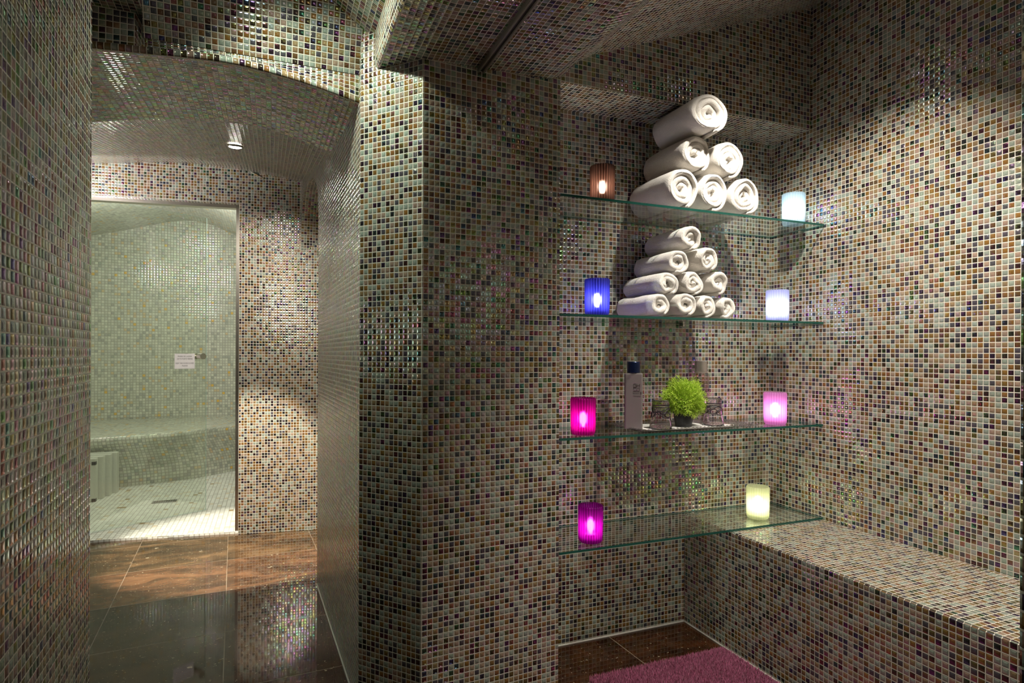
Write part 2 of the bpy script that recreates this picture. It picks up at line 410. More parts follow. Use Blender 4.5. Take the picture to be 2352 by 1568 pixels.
# benches
bench = thing('tiled_bench', 'long built-in mosaic bench along the right wall of the niche', 'bench', (1.524, .33, 0))
BX, BZ = 1.524, .427
bm = bmesh.new(); box(bm, 0, XR - BX - .0015, 0, YN - .33 - .0015, 0, BZ)
bmesh.ops.recalc_face_normals(bm, faces=bm.faces)
bmesh.ops.bevel(bm, geom=[e for e in bm.edges if all(abs(v.co.x) < .001 and v.co.z > .1 for v in e.verts)], offset=.004, segments=3, affect='EDGES')
bm.normal_update(); uv_auto(bm); link('bench_body', bm, MOS, bench, recalc=False)
SEAL = simple('pale_sealant', (.55, .52, .46), .5)
def strip(name, pts, r=.004):
    bm = bmesh.new()
    for p, q in zip(pts, pts[1:]): tube(bm, p, q, r)
    o = link(name, bm, SEAL, smooth=True); o['kind'] = 'structure'
def tube(bm, p, q, r, seg=8, r2=None, caps=True):
    p, q = Vector(p), Vector(q); d = (q - p).normalized()
    a = d.orthogonal().normalized(); b = d.cross(a); r2 = r if r2 is None else r2
    A = [bm.verts.new(p + (a * math.cos(t) + b * math.sin(t)) * r) for t in [2*PI*i/seg for i in range(seg)]]
    B = [bm.verts.new(q + (a * math.cos(t) + b * math.sin(t)) * r2) for t in [2*PI*i/seg for i in range(seg)]]
    for i in range(seg): bm.faces.new((A[i], A[(i+1) % seg], B[(i+1) % seg], B[i]))
    if caps: bm.faces.new(A[::-1]); bm.faces.new(B)
strip('trim_1', [(P3[0], P3[1], .001), (P4[0], P4[1], .001)])
strip('trim_2', [(BX, .33, .001), (BX, YN, .001), (.838, YN, .001)])

# ------------------------------------------------------------------ steam room
SY = 6.6
bm = bmesh.new(); uvl = bm.loops.layers.uv.verify()
pts = [(-2.6, YB(-2.6) + .03), (.4, YB(.4) + .03), (.4, SY), (-2.6, SY)]
f = bm.faces.new([bm.verts.new((x, y, .012)) for x, y in pts]); 
b2 = bmesh.ops.extrude_face_region(bm, geom=[f]); bmesh.ops.translate(bm, verts=[v for v in b2['geom'] if isinstance(v, bmesh.types.BMVert)], vec=(0, 0, -.05))
finish_tiled('floor_steam_room', bm, STEAMF)
SV = [(-2.5, 1.85), (-1.9, 2.03), (-1.47, 2.153), (-1.196, 2.226), (-.95, 2.31), (-.808, 2.345), (-.66, 2.355), (-.553, 2.33), (-.31, 2.22), (0, 2.05), (.35, 1.96)]
sp_ = smooth_profile(SV, 36)
o = loft('ceiling_steam_room', [[(x, y, z) for x, z in sp_] for y in (3.80, 4.5, 5.3, 6.0, SY)], STEAM); o['kind'] = 'structure'
# curved inner wall
path = [(-2.3, 3.95), (-2.3, 5.9), (-2.2, 6.3), (-1.9, 6.55), (-1.5, SY), (-.6, SY), (-.3, 6.55), (-.02, 6.35), (.1, 6.0), (.12, 5.2), (.12, 3.9)]
pp = []
for i in range(len(path) - 1):
    for k in range(4): pp.append((path[i][0] + (path[i+1][0] - path[i][0]) * k / 4, path[i][1] + (path[i+1][1] - path[i][1]) * k / 4))
pp.append(path[-1])
for _ in range(3): pp = [pp[0]] + [((pp[i-1][0] + 2*pp[i][0] + pp[i+1][0]) / 4, (pp[i-1][1] + 2*pp[i][1] + pp[i+1][1]) / 4) for i in range(1, len(pp) - 1)] + [pp[-1]]
o = loft('wall_steam_room', [[(x, y, z) for x, y in pp] for z in (0, .8, 1.6, 2.5)], STEAM); o['kind'] = 'structure'
fr = [(-2.25, 5.1), (-1.9, 5.22), (-1.5, 5.35), (-1.14, 5.454), (-.73, 5.57), (-.50, 5.66), (-.36, 5.78), (-.2, 5.92), (-.02, 6.04), (.10, 6.08)]
fp = []
for i in range(len(fr) - 1):
    for k in range(4): fp.append((fr[i][0] + (fr[i+1][0] - fr[i][0]) * k / 4, fr[i][1] + (fr[i+1][1] - fr[i][1]) * k / 4))
fp.append(fr[-1])
for _ in range(4): fp = [fp[0]] + [((fp[i-1][0] + 2*fp[i][0] + fp[i+1][0]) / 4, (fp[i-1][1] + 2*fp[i][1] + fp[i+1][1]) / 4) for i in range(1, len(fp) - 1)] + [fp[-1]]
prof = [(0, 0), (.08, 0), (.16, -.02), (.24, -.06), (.31, -.105), (.36, -.135), (.395, -.145), (.415, -.13), (.422, -.10), (.422, 0), (.425, .25)]
rows = []
for z, off in prof:
    r = []
    for i, (x, y) in enumerate(fp):
        j = min(i + 1, len(fp) - 1); k = max(i - 1, 0)
        tx, ty = fp[j][0] - fp[k][0], fp[j][1] - fp[k][1]; L = math.hypot(tx, ty)
        r.append((x - off * (-ty / L) * -1 * -1, y + off * (tx / L), z))
    rows.append(r)
rows.append([(x, 6.58, .43) for x, y in fp])
sb = loft('steam_bench', rows, STEAM); tag(sb, 'curved pale mosaic bench at the back of the steam room', 'bench')
# metal frame of the opening
bm = bmesh.new(); th = .018
def fw(bm, xa, xb, y0, y1, z0, z1):
    prism(bm, [(xa, YB(xa) + y0), (xb, YB(xb) + y0), (xb, YB(xb) + y1), (xa, YB(xa) + y1)], z0, z1)
fw(bm, OX - th, OX, .035, .085, 0, OZ); fw(bm, OL, OX, .035, .085, OZ - th, OZ); fw(bm, OL, OL + th, .035, .085, 0, OZ)
o = link('trim_3', bm, METAL); o['kind'] = 'structure'
def glass_mat(name, tint=(.86, .95, .90), gl=1.0, milky=0):
    a = N(name)
    t = a.n('ShaderNodeBsdfTransparent'); t.inputs[0].default_value = (*tint, 1)
    g = a.n('ShaderNodeBsdfGlossy'); g.inputs['Roughness'].default_value = .02; g.inputs['Color'].default_value = (1, 1, 1, 1)
    fz = a.n('ShaderNodeFresnel'); ge = a.n('ShaderNodeNewGeometry')
    a.l(a.math('MULTIPLY_ADD', ge.outputs['Backfacing'], 1 / 1.5 - 1.5, 1.5), fz.inputs[0])
    mx = a.n('ShaderNodeMixShader'); a.l(a.math('MULTIPLY', fz.outputs[0], gl, clamp=True), mx.inputs[0]); a.l(t.outputs[0], mx.inputs[1]); a.l(g.outputs[0], mx.inputs[2])
    out = mx.outputs[0]
    if milky:
        d = a.n('ShaderNodeBsdfDiffuse'); d.inputs[0].default_value = (.75, .82, .74, 1)
        m2 = a.n('ShaderNodeMixShader'); m2.inputs[0].default_value = milky; a.l(out, m2.inputs[1]); a.l(d.outputs[0], m2.inputs[2]); out = m2.outputs[0]
    return a.done(out)
DOORG = glass_mat('door_glass', (.95, .975, .94), 1.0, .03)
DEDGE = simple('pale_glass_edge', (.45, .62, .58), .2)
# glass door, ajar into the steam room
hp = atZ(478, 1175, .012); ang = math.radians(59.6)
free = Vector((-.391, 4.442, 0)); dv = Vector((math.sin(ang), math.cos(ang), 0)); DL = 1.10
hinge = free - dv * DL
dn = Vector((dv.y, -dv.x, 0))       # towards the corridor side
door = bpy.data.objects.new('door_1', None); C.objects.link(door); door.location = (hinge.x, hinge.y, .018)
door.rotation_euler = (0, 0, math.atan2(dv.y, dv.x)); door['kind'] = 'structure'
# local x along the door, local -y faces the corridor
bm = bmesh.new()
fs = box(bm, 0, DL, -.004, .004, 0, 1.93)
for f in bm.faces:
    if abs(f.calc_center_median().y) < .001: f.material_index = 1
link('glass_panel', bm, [DOORG, DEDGE], door)
def lathe(bm, prof, seg=32, flute=0, nfl=0, center=(0, 0), capb=True, capt=False, axis='z'):
    rings = []
    for r, z in prof:
        ring = []
        for i in range(seg):
            t = 2 * PI * i / seg
            rr = r + (flute * (abs(math.cos(nfl * t / 2)) - .6) if flute else 0)
            ring.append(bm.verts.new((center[0] + rr * math.cos(t), center[1] + rr * math.sin(t), z)))
        rings.append(ring)
    for a_, b_ in zip(rings, rings[1:]):
        for i in range(seg): bm.faces.new((a_[i], a_[(i+1) % seg], b_[(i+1) % seg], b_[i]))
    if capb: bm.faces.new(rings[0][::-1])
    if capt: bm.faces.new(rings[-1])
    return rings
def knob_pos(px, py):
    # intersect the view ray with the door plane
    d = ray(px, py); k = free.dot(dn) / d.dot(dn); p = d * k; p.z += EYE
    return (p - hinge).dot(dv), p.z - .018
kx, kz = knob_pos(455, 818)
bm = bmesh.new()
for s in (-1, 1):
    tube(bm, (kx, s * .004, kz), (kx, s * .020, kz), .010, 20)
    tube(bm, (kx, s * .018, kz), (kx, s * .072, kz), .020, 28)
link('door_knob', bm, METAL, door, smooth=False)
sx0, sz1 = knob_pos(400, 812); sx1, sz0 = knob_pos(446, 846)
SIGN = simple('light_grey_sign_plastic', (.80, .78, .82), .35)
INK = simple('grey_ink', (.10, .10, .11), .6)
bm = bmesh.new(); box(bm, sx0, sx1, -.0075, -.004, sz0, sz1); sign = link('door_sign', bm, SIGN, door)
def text_mesh(name, s, size, mat, parent, loc, rot=(PI/2, 0, 0), align='CENTER', width=None, extrude=.0002):
    cu = bpy.data.curves.new(name, 'FONT'); cu.body = s; cu.size = size; cu.align_x = align; cu.align_y = 'CENTER'; cu.extrude = extrude; cu.resolution_u = 2
    o = bpy.data.objects.new(name, cu); C.objects.link(o)
    bpy.context.view_layer.update()
    dg = bpy.context.evaluated_depsgraph_get(); me = bpy.data.meshes.new_from_object(o.evaluated_get(dg))
    bpy.data.objects.remove(o); me.materials.clear(); me.materials.append(mat)
    if width:
        xsx = [v.co.x for v in me.vertices]; k = width / (max(xsx) - min(xsx))
        for v in me.vertices: v.co.x *= k
    q = bpy.data.objects.new(name, me); C.objects.link(q); q.parent = parent; q.location = loc; q.rotation_euler = rot
    return q
sw, sh = sx1 - sx0, sz1 - sz0
for s, fz, wd in (('PRIERE DE LAISSER', .82, .70), ('CETTE PORTE FERMEE', .65, .78), ('KEEP THIS DOOR CLOSED', .36, .90), ('PLEASE', .19, .27)):
    text_mesh('lettering', s, sh * .125, INK, sign, ((sx0 + sx1) / 2, -.0078, sz0 + sh * fz), width=sw * wd)
# drain and steam outlet
dr = atZ(378, 1152, .012)
drain = thing('floor_drain', 'small rectangular grey drain in the white steam room floor', 'drain', (dr.x, dr.y, .012), .0)
bm = bmesh.new(); box(bm, -.075, .075, -.035, .035, -.001, .004); bmesh.ops.bevel(bm, geom=list(bm.edges), offset=.001, segments=1, affect='EDGES'); link('drain_plate', bm, simple('drain_steel', (.20, .19, .17), .4, .8), drain)
bm = bmesh.new()
for i in range(9): box(bm, -.062 + i * .0145, -.055 + i * .0145, -.026, .026, .0035, .0048)
link('drain_slots', bm, DARKM, drain)
WPL = simple('white_plastic', (.62, .64, .57), .35)
BLK = simple('black_plastic', (.02, .02, .02), .4)
so = atZ(222, 1152, .012)
vent = thing('steam_outlet_cover', 'white slotted cover panels standing by the left side of the steam room', 'vent cover', (so.x - .02, so.y, .012))
for k in range(4):
    bm = bmesh.new(); off = k * .085
    box(bm, -.30 + off * .3, .012 + off * .30, off, off + .07, .0, .30 + .0 * k)
    bmesh.ops.bevel(bm, geom=list(bm.edges), offset=.003, segments=2, affect='EDGES')
    pl = link('panel', bm, WPL, vent)
for z_ in (0, .258):
    bm = bmesh.new(); box(bm, -.010, .013, -.004, .03, z_, z_ + .022); link('corner_bracket', bm, BLK, vent)

# ------------------------------------------------------------------ ceiling lamps
def emis(name, col, st):
    a = N(name); e = a.n('ShaderNodeEmission'); e.inputs[0].default_value = (*col, 1); e.inputs[1].default_value = st
    return a.done(e.outputs[0])
LAMP = emis('lamp_glow', (1, .97, .92), 18)
def downlight(label, p, nrm, r=.028):
    t = thing('recessed_downlight', label, 'ceiling lamp', p)
    t.rotation_euler = Vector(nrm).to_track_quat('-Z', 'Y').to_euler()
    bm = bmesh.new()
    pr_ = [(r + .006, .004), (r + .006, -.003), (r + .004, -.005), (r, -.004), (r - .001, .004)]
    lathe(bm, pr_, 32, capb=False); link('trim_ring', bm, METAL, t, smooth=True)
    bm = bmesh.new(); lathe(bm, [(r - .001, .0), (r * .95, -.006), (r * .6, -.009), (.002, -.010)], 28, capb=True); link('lens', bm, LAMP, t, smooth=True)
    return t
def zfar(x, y):
    p = (y - 2.45) / (YB(x) - 2.45); return interp([(a_, c) for a_, _, c in rM], x) * (1 - p) + interp([(a_, c) for a_, _, c in rB], x) * p
lx, ly = -.1, 2.87
for _ in range(8):
    d = ray(540, 331); k = ly / d.y; lx = d.x * k; zz = EYE + d.z * k
    ly += (zfar(lx, ly) - zz) / (d.z / d.y) * .8
lz = zfar(lx, ly)
downlight('small round bright spotlight in the far vaulted ceiling', (lx, ly, lz - .009), (0, .17, -1), .027)
for n_ in ('arch_spotlight', 'arch_floor_beam'): bpy.data.objects[n_].location = (lx, ly + .002, lz - .035)
downlight('round spotlight in the sloping ceiling above the towels', (1.38, 1.26, 2.195), (.35, 0, -1))
downlight('round spotlight at the crown of the near passage vault', (-.06, 1.56, 2.128), (0, 0, -1))
downlight('round spotlight in the sloping ceiling above the bench', (1.30, .60, 2.165), (.35, 0, -1))
wl = thing('added_wash_housing', 'added metal housing of the unseen wash light beyond the left wall', 'wall lamp', (-1.29, 3.33, 1.715))  # invented body for the added wash light, out of view
bm = bmesh.new(); tube(bm, (-.06, -.04, 0), (0, 0, 0), .03, 20); tube(bm, (-.76, -.05, 0), (-.05, -.03, 0), .008, 10); link('added_spot_head', bm, METAL, wl, smooth=False)

# ------------------------------------------------------------------ shelves
YF = 1.680
SHG = glass_mat('clear_shelf_glass', (.955, .99, .975), 1.0)
def edge_mat():
    a = N('green_glass_edge'); b = a.bsdf(Base_Color=(.012, .075, .058), Roughness=.12, IOR=1.5)
    t = a.n('ShaderNodeBsdfTransparent'); t.inputs[0].default_value = (.15, .5, .42, 1)
    m = a.n('ShaderNodeMixShader'); m.inputs[0].default_value = .10; a.l(b.outputs[0], m.inputs[1]); a.l(t.outputs[0], m.inputs[2])
    return a.done(m.outputs[0])
SHE = edge_mat()
ZS = [1.559, 1.184, .793, .436]
SL = ['topmost glass shelf holding the pile of large rolled towels', 'second glass shelf from the top, under the pile of small towels',
      'third glass shelf from the top, holding bottles, glasses and the green plant', 'lowest glass shelf, resting at bench height in the niche']
for zt_, lb in zip(ZS, SL):
    sh_ = thing('glass_shelf', lb, 'shelf', (.842, YF, zt_), 0, None)
    bm = bmesh.new(); box(bm, 0, 1.123, 0, YN - YF - .001, -.008, 0)
    for f in bm.faces:
        n_ = f.calc_center_median()
        f.material_index = 0 if (n_.z > -.0001 or n_.z < -.0079) else 1
    link('glass_pane', bm, [SHG, SHE], sh_)
    for q in ((.05, YN - YF), (.66, YN - YF), (1.127, .10)):
        if zt_ < .5 and q[0] > .6: continue
        bm = bmesh.new()
        if q[0] > 1.1: tube(bm, (q[0], q[1], -.013), (q[0] - .022, q[1], -.013), .0045, 12)
        else: tube(bm, (q[0], q[1], -.013), (q[0], q[1] - .022, -.013), .0045, 12)
        link('shelf_support', bm, METAL, sh_)

# ------------------------------------------------------------------ towels
def towel_mat():
    a = N('white_terry'); tc = a.n('ShaderNodeTexCoord')
    n1 = a.noise(tc.outputs['Object'], 420, 2, .6); n2 = a.noise(tc.outputs['Object'], 60, 3)
    c = a.mixc(n2.outputs[0], (.74, .70, .64), (.84, .80, .74))
    b = a.bsdf(Base_Color=c, Roughness=.95, Sheen_Weight=.5, Sheen_Roughness=.6, Specular_IOR_Level=.1)
    bp = a.n('ShaderNodeBump'); bp.inputs['Distance'].default_value = .003; bp.inputs['Strength'].default_value = .9
    a.l(a.math('ADD', n1.outputs[0], a.math('MULTIPLY', n2.outputs[0], .8)), bp.inputs['Height']); a.l(bp.outputs[0], b.inputs['Normal'])
    return a.done(b.outputs[0])
TERRY = towel_mat()
def towel(label, x, z, Y, r, L, turns=2.6, rot=0, oval=(1, 1), seed=0, rotz=0, group=None, seat=None):
    rnd = random.Random(seed); r *= 1.10
    o = bpy.data.objects.new('rolled_towel', None)
    bm = bmesh.new()
    NS, NR = int(52 * turns), 30
    ph = [rnd.uniform(0, 6.28) for _ in range(6)]
    pitch = (r * .86) / turns
    rings = []
    for i in range(NS + 1):
        q = i / NS; th = q * turns * 2 * PI
        rc = r * .10 + (r * .90 - pitch * .5) * q
        rc *= 1 + .035 * math.sin(2 * th / 2 + ph[0]) * (1 - q * .6)
        tk = pitch * .515 * (1 - .45 * max(0, (q - .90) / .10))
        if q < .06: tk *= .5 + q / .12
        A = turns * 2 * PI - th + rot
        # the outermost lap is level with the rest at the ends, inner laps slip in or out a little
        e = .004 * math.sin(th * .7 + ph[1]) + .004 * math.sin(th * 1.9 + ph[2]) - .012 * (1 - q) * (1 - q)
        ring = []
        for k in range(NR):
            t = 2 * PI * k / NR
            cs, sn = math.cos(t), math.sin(t)
            ax = (abs(cs) ** .35) * (1 if cs > 0 else -1)
            # stadium: long along the axis, rounded ends
            ex = .018 * 0 + tk
            if cs >= 0: al = (L / 2 - ex) + ex * cs + e
            else: al = -(L / 2 - ex) + ex * cs - e
            if abs(cs) < .35: al = (L / 2 - ex) * cs / .35 + (e * cs / .35)
            rad = rc + tk * (sn if abs(cs) > .35 or True else sn)
            if abs(cs) < .35: rad = rc + tk * (1 if sn > 0 else -1) * (abs(math.sin(math.acos(.35))) + (1 - abs(math.sin(math.acos(.35)))) )
            # soft barrel and folds along the length
            rad *= 1 - .05 * (al / (L / 2)) ** 6 * (1 if rad > r * .7 else 0)
            rad += .0012 * math.sin(al * 60 + th * 3 + ph[3]) + .0010 * math.sin(al * 140 + th * 5 + ph[4])
            X = rad * math.cos(A) * oval[0]; Z = rad * math.sin(A) * oval[1]
            ring.append(bm.verts.new((X, al, Z)))
        rings.append(ring)
    for a_, b_ in zip(rings, rings[1:]):
        for k in range(NR): bm.faces.new((a_[k], a_[(k+1) % NR], b_[(k+1) % NR], b_[k]))
    bm.faces.new(rings[0]); bm.faces.new(rings[-1][::-1])
    bpy.data.objects.remove(o)
    t = link('rolled_towel', bm, TERRY, smooth=True)
    if seat is not None: z = seat - min(v.co.z for v in t.data.vertices) + .0006
    t.location = (x, Y + L / 2, z); t.rotation_euler = (0, 0, rotz)
    tag(t, label, 'towel', group)
    return t
G1 = 'large rolled towels on the top shelf'; G2 = 'small rolled towels on the second shelf'
zt0 = ZS[0]
big = [('left roll in the bottom row of the large white towels', 1569, .070, zt0 + .073, 1.690, 0.4, (1, 1.02)),
       ('middle roll in the bottom row of the large white towels', 1641, .068, zt0 + .069, 1.695, 2.2, (1, 1.02)),
       ('right roll in the bottom row of the large white towels', 1713, .067, zt0 + .068, 1.695, 3.6, (1, 1.02)),
       ('left roll in the second row of the large white towels', 1601, .067, zt0 + .194, 1.685, 1.1, (1, 1)),
       ('right roll in the second row of the large white towels', 1676, .068, zt0 + .193, 1.690, 5.0, (1, 1)),
       ('largest rolled white towel on the very top of the upper pile', 1631, .073, zt0 + .316, 1.630, .6, (1.08, .92))]
for i, (lb, px, r, z, Y, rot, ov) in enumerate(big):
    X = atY(px, 400, Y).x
    towel(lb, X, z, Y, r, .245, 2.75 + .25 * (i % 3), (-.9, -1.3, -1.0, -.8, -1.2, -.9)[i] - .35, ov, 20 + i, 0, G1, ZS[0] if i < 3 else None)
zs1 = ZS[1]
small = [('leftmost small rolled towel in the bottom row of the lower pile', 1518, 704, .042), ('second small rolled towel from the left in the bottom row of the lower pile', 1579, 707, .0435),
         ('third small rolled towel from the left in the bottom row of the lower pile', 1625, 707, .041), ('rightmost small rolled towel in the bottom row of the lower pile', 1670, 707, .0405),
         ('left small rolled towel in the second row up of the lower pile', 1536, 651, .042), ('middle small rolled towel in the second row up of the lower pile', 1594, 650, .044),
         ('right small rolled towel in the second row up of the lower pile', 1653, 648, .045), ('left small rolled towel in the third row up of the lower pile', 1560, 600, .0445),
         ('right small rolled towel in the third row up of the lower pile', 1627, 594, .0455), ('single small rolled towel on the very top of the lower pile', 1588, 546, .0455)]
for i, (lb, px, py, r) in enumerate(small):
    p = atY(px, py, 1.69)
    if i < 4: p.z = zs1 + r + .001
    towel(lb, p.x, p.z, 1.69, r, .235, 2.0 + .22 * (i % 3), -1.15 - .25 * (i % 4), (1.02, 1.0), 60 + i, 0, G2, ZS[1] if i < 4 else None)

# ------------------------------------------------------------------ candle holders
def votive_mat(name, col, tr=.16, body=.5, rr=.5):
    a = N(name)
    tl = a.n('ShaderNodeBsdfTranslucent'); tl.inputs[0].default_value = (*col, 1)
    tp = a.n('ShaderNodeBsdfTransparent'); tp.inputs[0].default_value = (*[.25 + .75 * c ** .5 for c in col], 1)
    rf = a.n('ShaderNodeBsdfRefraction'); rf.inputs['Color'].default_value = (*[.1 + .9 * c ** .6 for c in col], 1); rf.inputs['Roughness'].default_value = rr; rf.inputs['IOR'].default_value = 1.25
    df = a.n('ShaderNodeBsdfPrincipled'); df.inputs['Base Color'].default_value = (*col, 1); df.inputs['Roughness'].default_value = .35
    tc = a.n('ShaderNodeTexCoord'); sx = a.n('ShaderNodeSeparateXYZ'); a.l(tc.outputs['Object'], sx.inputs[0])
    an = a.math('ARCTAN2', sx.outputs[1], sx.outputs[0]); rb = a.math('ABSOLUTE', a.math('COSINE', a.math('MULTIPLY', an, 14)))
    thick = a.math('MULTIPLY_ADD', rb, .9, .6)
    cc = a.n('ShaderNodeCombineColor')
    for i in range(3): a.l(a.math('POWER', max(col[i], .001), thick), cc.inputs[i])
    for q in (tl.inputs[0], df.inputs['Base Color']): a.l(cc.outputs[0], q)
    m1 = a.n('ShaderNodeMixShader'); m1.inputs[0].default_value = .65; a.l(tp.outputs[0], m1.inputs[1]); a.l(rf.outputs[0], m1.inputs[2])
    m2 = a.n('ShaderNodeMixShader'); m2.inputs[0].default_value = .55; a.l(m1.outputs[0], m2.inputs[1]); a.l(tl.outputs[0], m2.inputs[2])
    m3 = a.n('ShaderNodeMixShader'); m3.inputs[0].default_value = .16; a.l(m2.outputs[0], m3.inputs[1]); a.l(df.outputs[0], m3.inputs[2])
    return a.done(m3.outputs[0])
CR, CH = .0405, .120
def votive(label, clabel, p, col, lcol, power):
    fs_ = .72 if min(col) < .1 else .92
    m = votive_mat('frosted_glass_' + label.split()[0], col)
    bm = bmesh.new()
    outer = [(CR * .86, 0), (CR * .93, .003), (CR * .965, .010), (CR * .975, .03), (CR * 1.0, CH - .004)]
    inner = [(CR - .003, CH), (CR - .0055, CH - .004), (CR * .975 - .006, .03), (CR * .93 - .006, .012), (.01, .010)]
    rings = []
    seg = 112
    for gi, (r, z) in enumerate(outer + inner):
        ring = []
        for i in range(seg):
            t = 2 * PI * i / seg
            fl = .0016 * abs(math.cos(14 * t)) * (1 if gi < 6 and z > .005 else .3)
            zz_ = z + (.0012 * abs(math.cos(14 * t)) if z > CH - .001 else 0)
            ring.append(bm.verts.new(((r + fl) * math.cos(t), (r + fl) * math.sin(t), zz_)))
        rings.append(ring)
    for a_, b_ in zip(rings, rings[1:]):
        for i in range(seg): bm.faces.new((a_[i], a_[(i+1) % seg], b_[(i+1) % seg], b_[i]))
    bm.faces.new(rings[0][::-1]); bm.faces.new(rings[-1])
    o = link('candle_holder', bm, m, smooth=True); o.location = p
    tag(o, label, 'candle holder', 'ribbed glass candle holders on the shelves')
    t = thing('tealight', clabel, 'candle', (p[0], p[1], p[2] + .0105), 0, 'glowing tealights inside the ribbed holders')
    bm = bmesh.new(); lathe(bm, [(.019, 0), (.0195, .001), (.0195, .014), (.018, .0155), (.004, .0155)], 28, capt=True)
    link('tealight_body', bm, WPL, t, smooth=False)
    bm = bmesh.new(); lathe(bm, [(.003, .0155)] + [(a_ * fs_, .0155 + b_ * (.4 + .6 * fs_)) for a_, b_ in ((.008, .0085), (.0145, .0165), (.0165, .0285), (.0160, .0405), (.011, .0505), (.002, .0555))], 20, capt=True)
    link('flame', bm, emis('flame_' + label.split()[0], lcol, power), t, smooth=True)
def onshelf(px, Y, k): 
    q = atY(px, 800, Y); return (q.x, Y, ZS[k] + .0006)
HL = [('brown ribbed candle holder at the left end of the top shelf', 1382, 1.735, 0, (.085, .046, .032), (1, .88, .80), 190),
      ('pale icy white ribbed candle holder at the right end of the top shelf', 1821, 1.745, 0, (.74, .86, .92), (.86, .95, 1), 32),
      ('violet-blue ribbed candle holder at the left end of the second shelf', 1371, 1.735, 1, (.06, .06, .30), (.80, .84, 1), 220),
      ('lilac-white ribbed candle holder at the right end of the second shelf', 1785, 1.755, 1, (.70, .72, .93), (.82, .85, 1), 34),
      ('magenta ribbed candle holder at the left end of the third shelf', 1340, 1.735, 2, (.24, .0008, .13), (1, .62, .92), 220),
      ('light pink ribbed candle holder at the right end of the third shelf', 1781, 1.745, 2, (.76, .42, .68), (1, .74, .95), 34),
      ('dark purple ribbed candle holder at the left end of the lowest shelf', 1358, 1.745, 3, (.18, .0015, .15), (1, .62, .95), 220),
      ('cream-yellow ribbed candle holder at the right end of the lowest shelf', 1742, 1.765, 3, (.84, .86, .64), (1, 1, .80), 30)]
for lb, px, Y, k, col, lc, pw in HL:
    votive(lb, 'glowing tealight inside the ' + lb.split(' at the ')[0] + ' on the ' + ['top', 'second', 'third', 'lowest'][k] + ' shelf', onshelf(px, Y, k), col, lc, pw)

# ------------------------------------------------------------------ tray and what stands on it
ZT = ZS[2]
CRY = glass_mat('cut_crystal', (.93, .93, .93), 2.2)
def tray_mat():
    a = N('cut_crystal_rim'); tc = a.n('ShaderNodeTexCoord'); vo = a.n('ShaderNodeTexVoronoi'); vo.inputs['Scale'].default_value = 160; a.l(tc.outputs['Object'], vo.inputs['Vector'])
    bp = a.n('ShaderNodeBump'); bp.inputs['Distance'].default_value = .004; a.l(vo.outputs['Distance'], bp.inputs['Height'])
    t = a.n('ShaderNodeBsdfTransparent'); t.inputs[0].default_value = (.72, .70, .70, 1)
    g = a.n('ShaderNodeBsdfGlossy'); g.inputs['Roughness'].default_value = .06; a.l(bp.outputs[0], g.inputs['Normal'])
    m = a.n('ShaderNodeMixShader'); m.inputs[0].default_value = .38; a.l(t.outputs[0], m.inputs[1]); a.l(g.outputs[0], m.inputs[2])
    return a.done(m.outputs[0])
tray = thing('crystal_tray', 'rectangular clear cut-glass tray with serrated rim on the third shelf', 'tray', (1.40, 1.795, ZT + .0006))
hw, hd = .252, .112
bm = bmesh.new(); box(bm, -hw + .02, hw - .02, -hd + .02, hd - .02, 0, .004); link('tray_base', bm, CRY, tray)
bm = bmesh.new()
def rimpts(k, n=160):
    out = []
    per = [(-hw, -hd), (hw, -hd), (hw, hd), (-hw, hd)]
    for i in range(4):
        a_, b_ = per[i], per[(i+1) % 4]
        m_ = 60 if i % 2 == 0 else 28
        for j in range(m_): out.append((a_[0] + (b_[0] - a_[0]) * j / m_, a_[1] + (b_[1] - a_[1]) * j / m_))
    return out
rp = rimpts(0)
R_ = []
for sc_, z, sr in (((hw - .02), .001, 0), ((hw - .002), .007, .0), (hw, .010, .003), ((hw - .004), .012, .002), ((hw - .02), .005, 0)):
    ring = []
    for j, (x, y) in enumerate(rp):
        dd = hw - sc_
        kx_ = (hw - dd) / hw; ky_ = (hd - dd) / hd
        s2 = sr * (1 if j % 2 else -1)
        ring.append(bm.verts.new((x * kx_, y * ky_, z + s2 * .7)))
    R_.append(ring)
for a_, b_ in zip(R_, R_[1:]):
    for i in range(len(rp)): bm.faces.new((a_[i], a_[(i+1) % len(rp)], b_[(i+1) % len(rp)], b_[i]))
link('tray_rim', bm, tray_mat(), tray)
# paper doily
PAPER = simple('white_paper', (.66, .64, .62), .85, scale=300, bump=.0004)
bm = bmesh.new()
cr_ = []
for j in range(120):
    t = 2 * PI * j / 120
    # rounded rectangle with a scalloped outline
    cx_, sy_ = math.cos(t), math.sin(t); k_ = 1 / max(abs(cx_) ** 6 + abs(sy_) ** 6, 1e-6) ** (1/6)
    rr_ = 1 + .018 * abs(math.sin(30 * t)); cr_.append((cx_ * k_ * .185 * rr_, sy_ * k_ * .083 * rr_))
prism(bm, cr_, 0, .0009)
o = link('paper_doily', bm, PAPER); o.location = (1.385, 1.79, ZT + .0050); tag(o, 'white paper doily lying under the glasses on the crystal tray', 'doily')
ZD = ZT + .0062
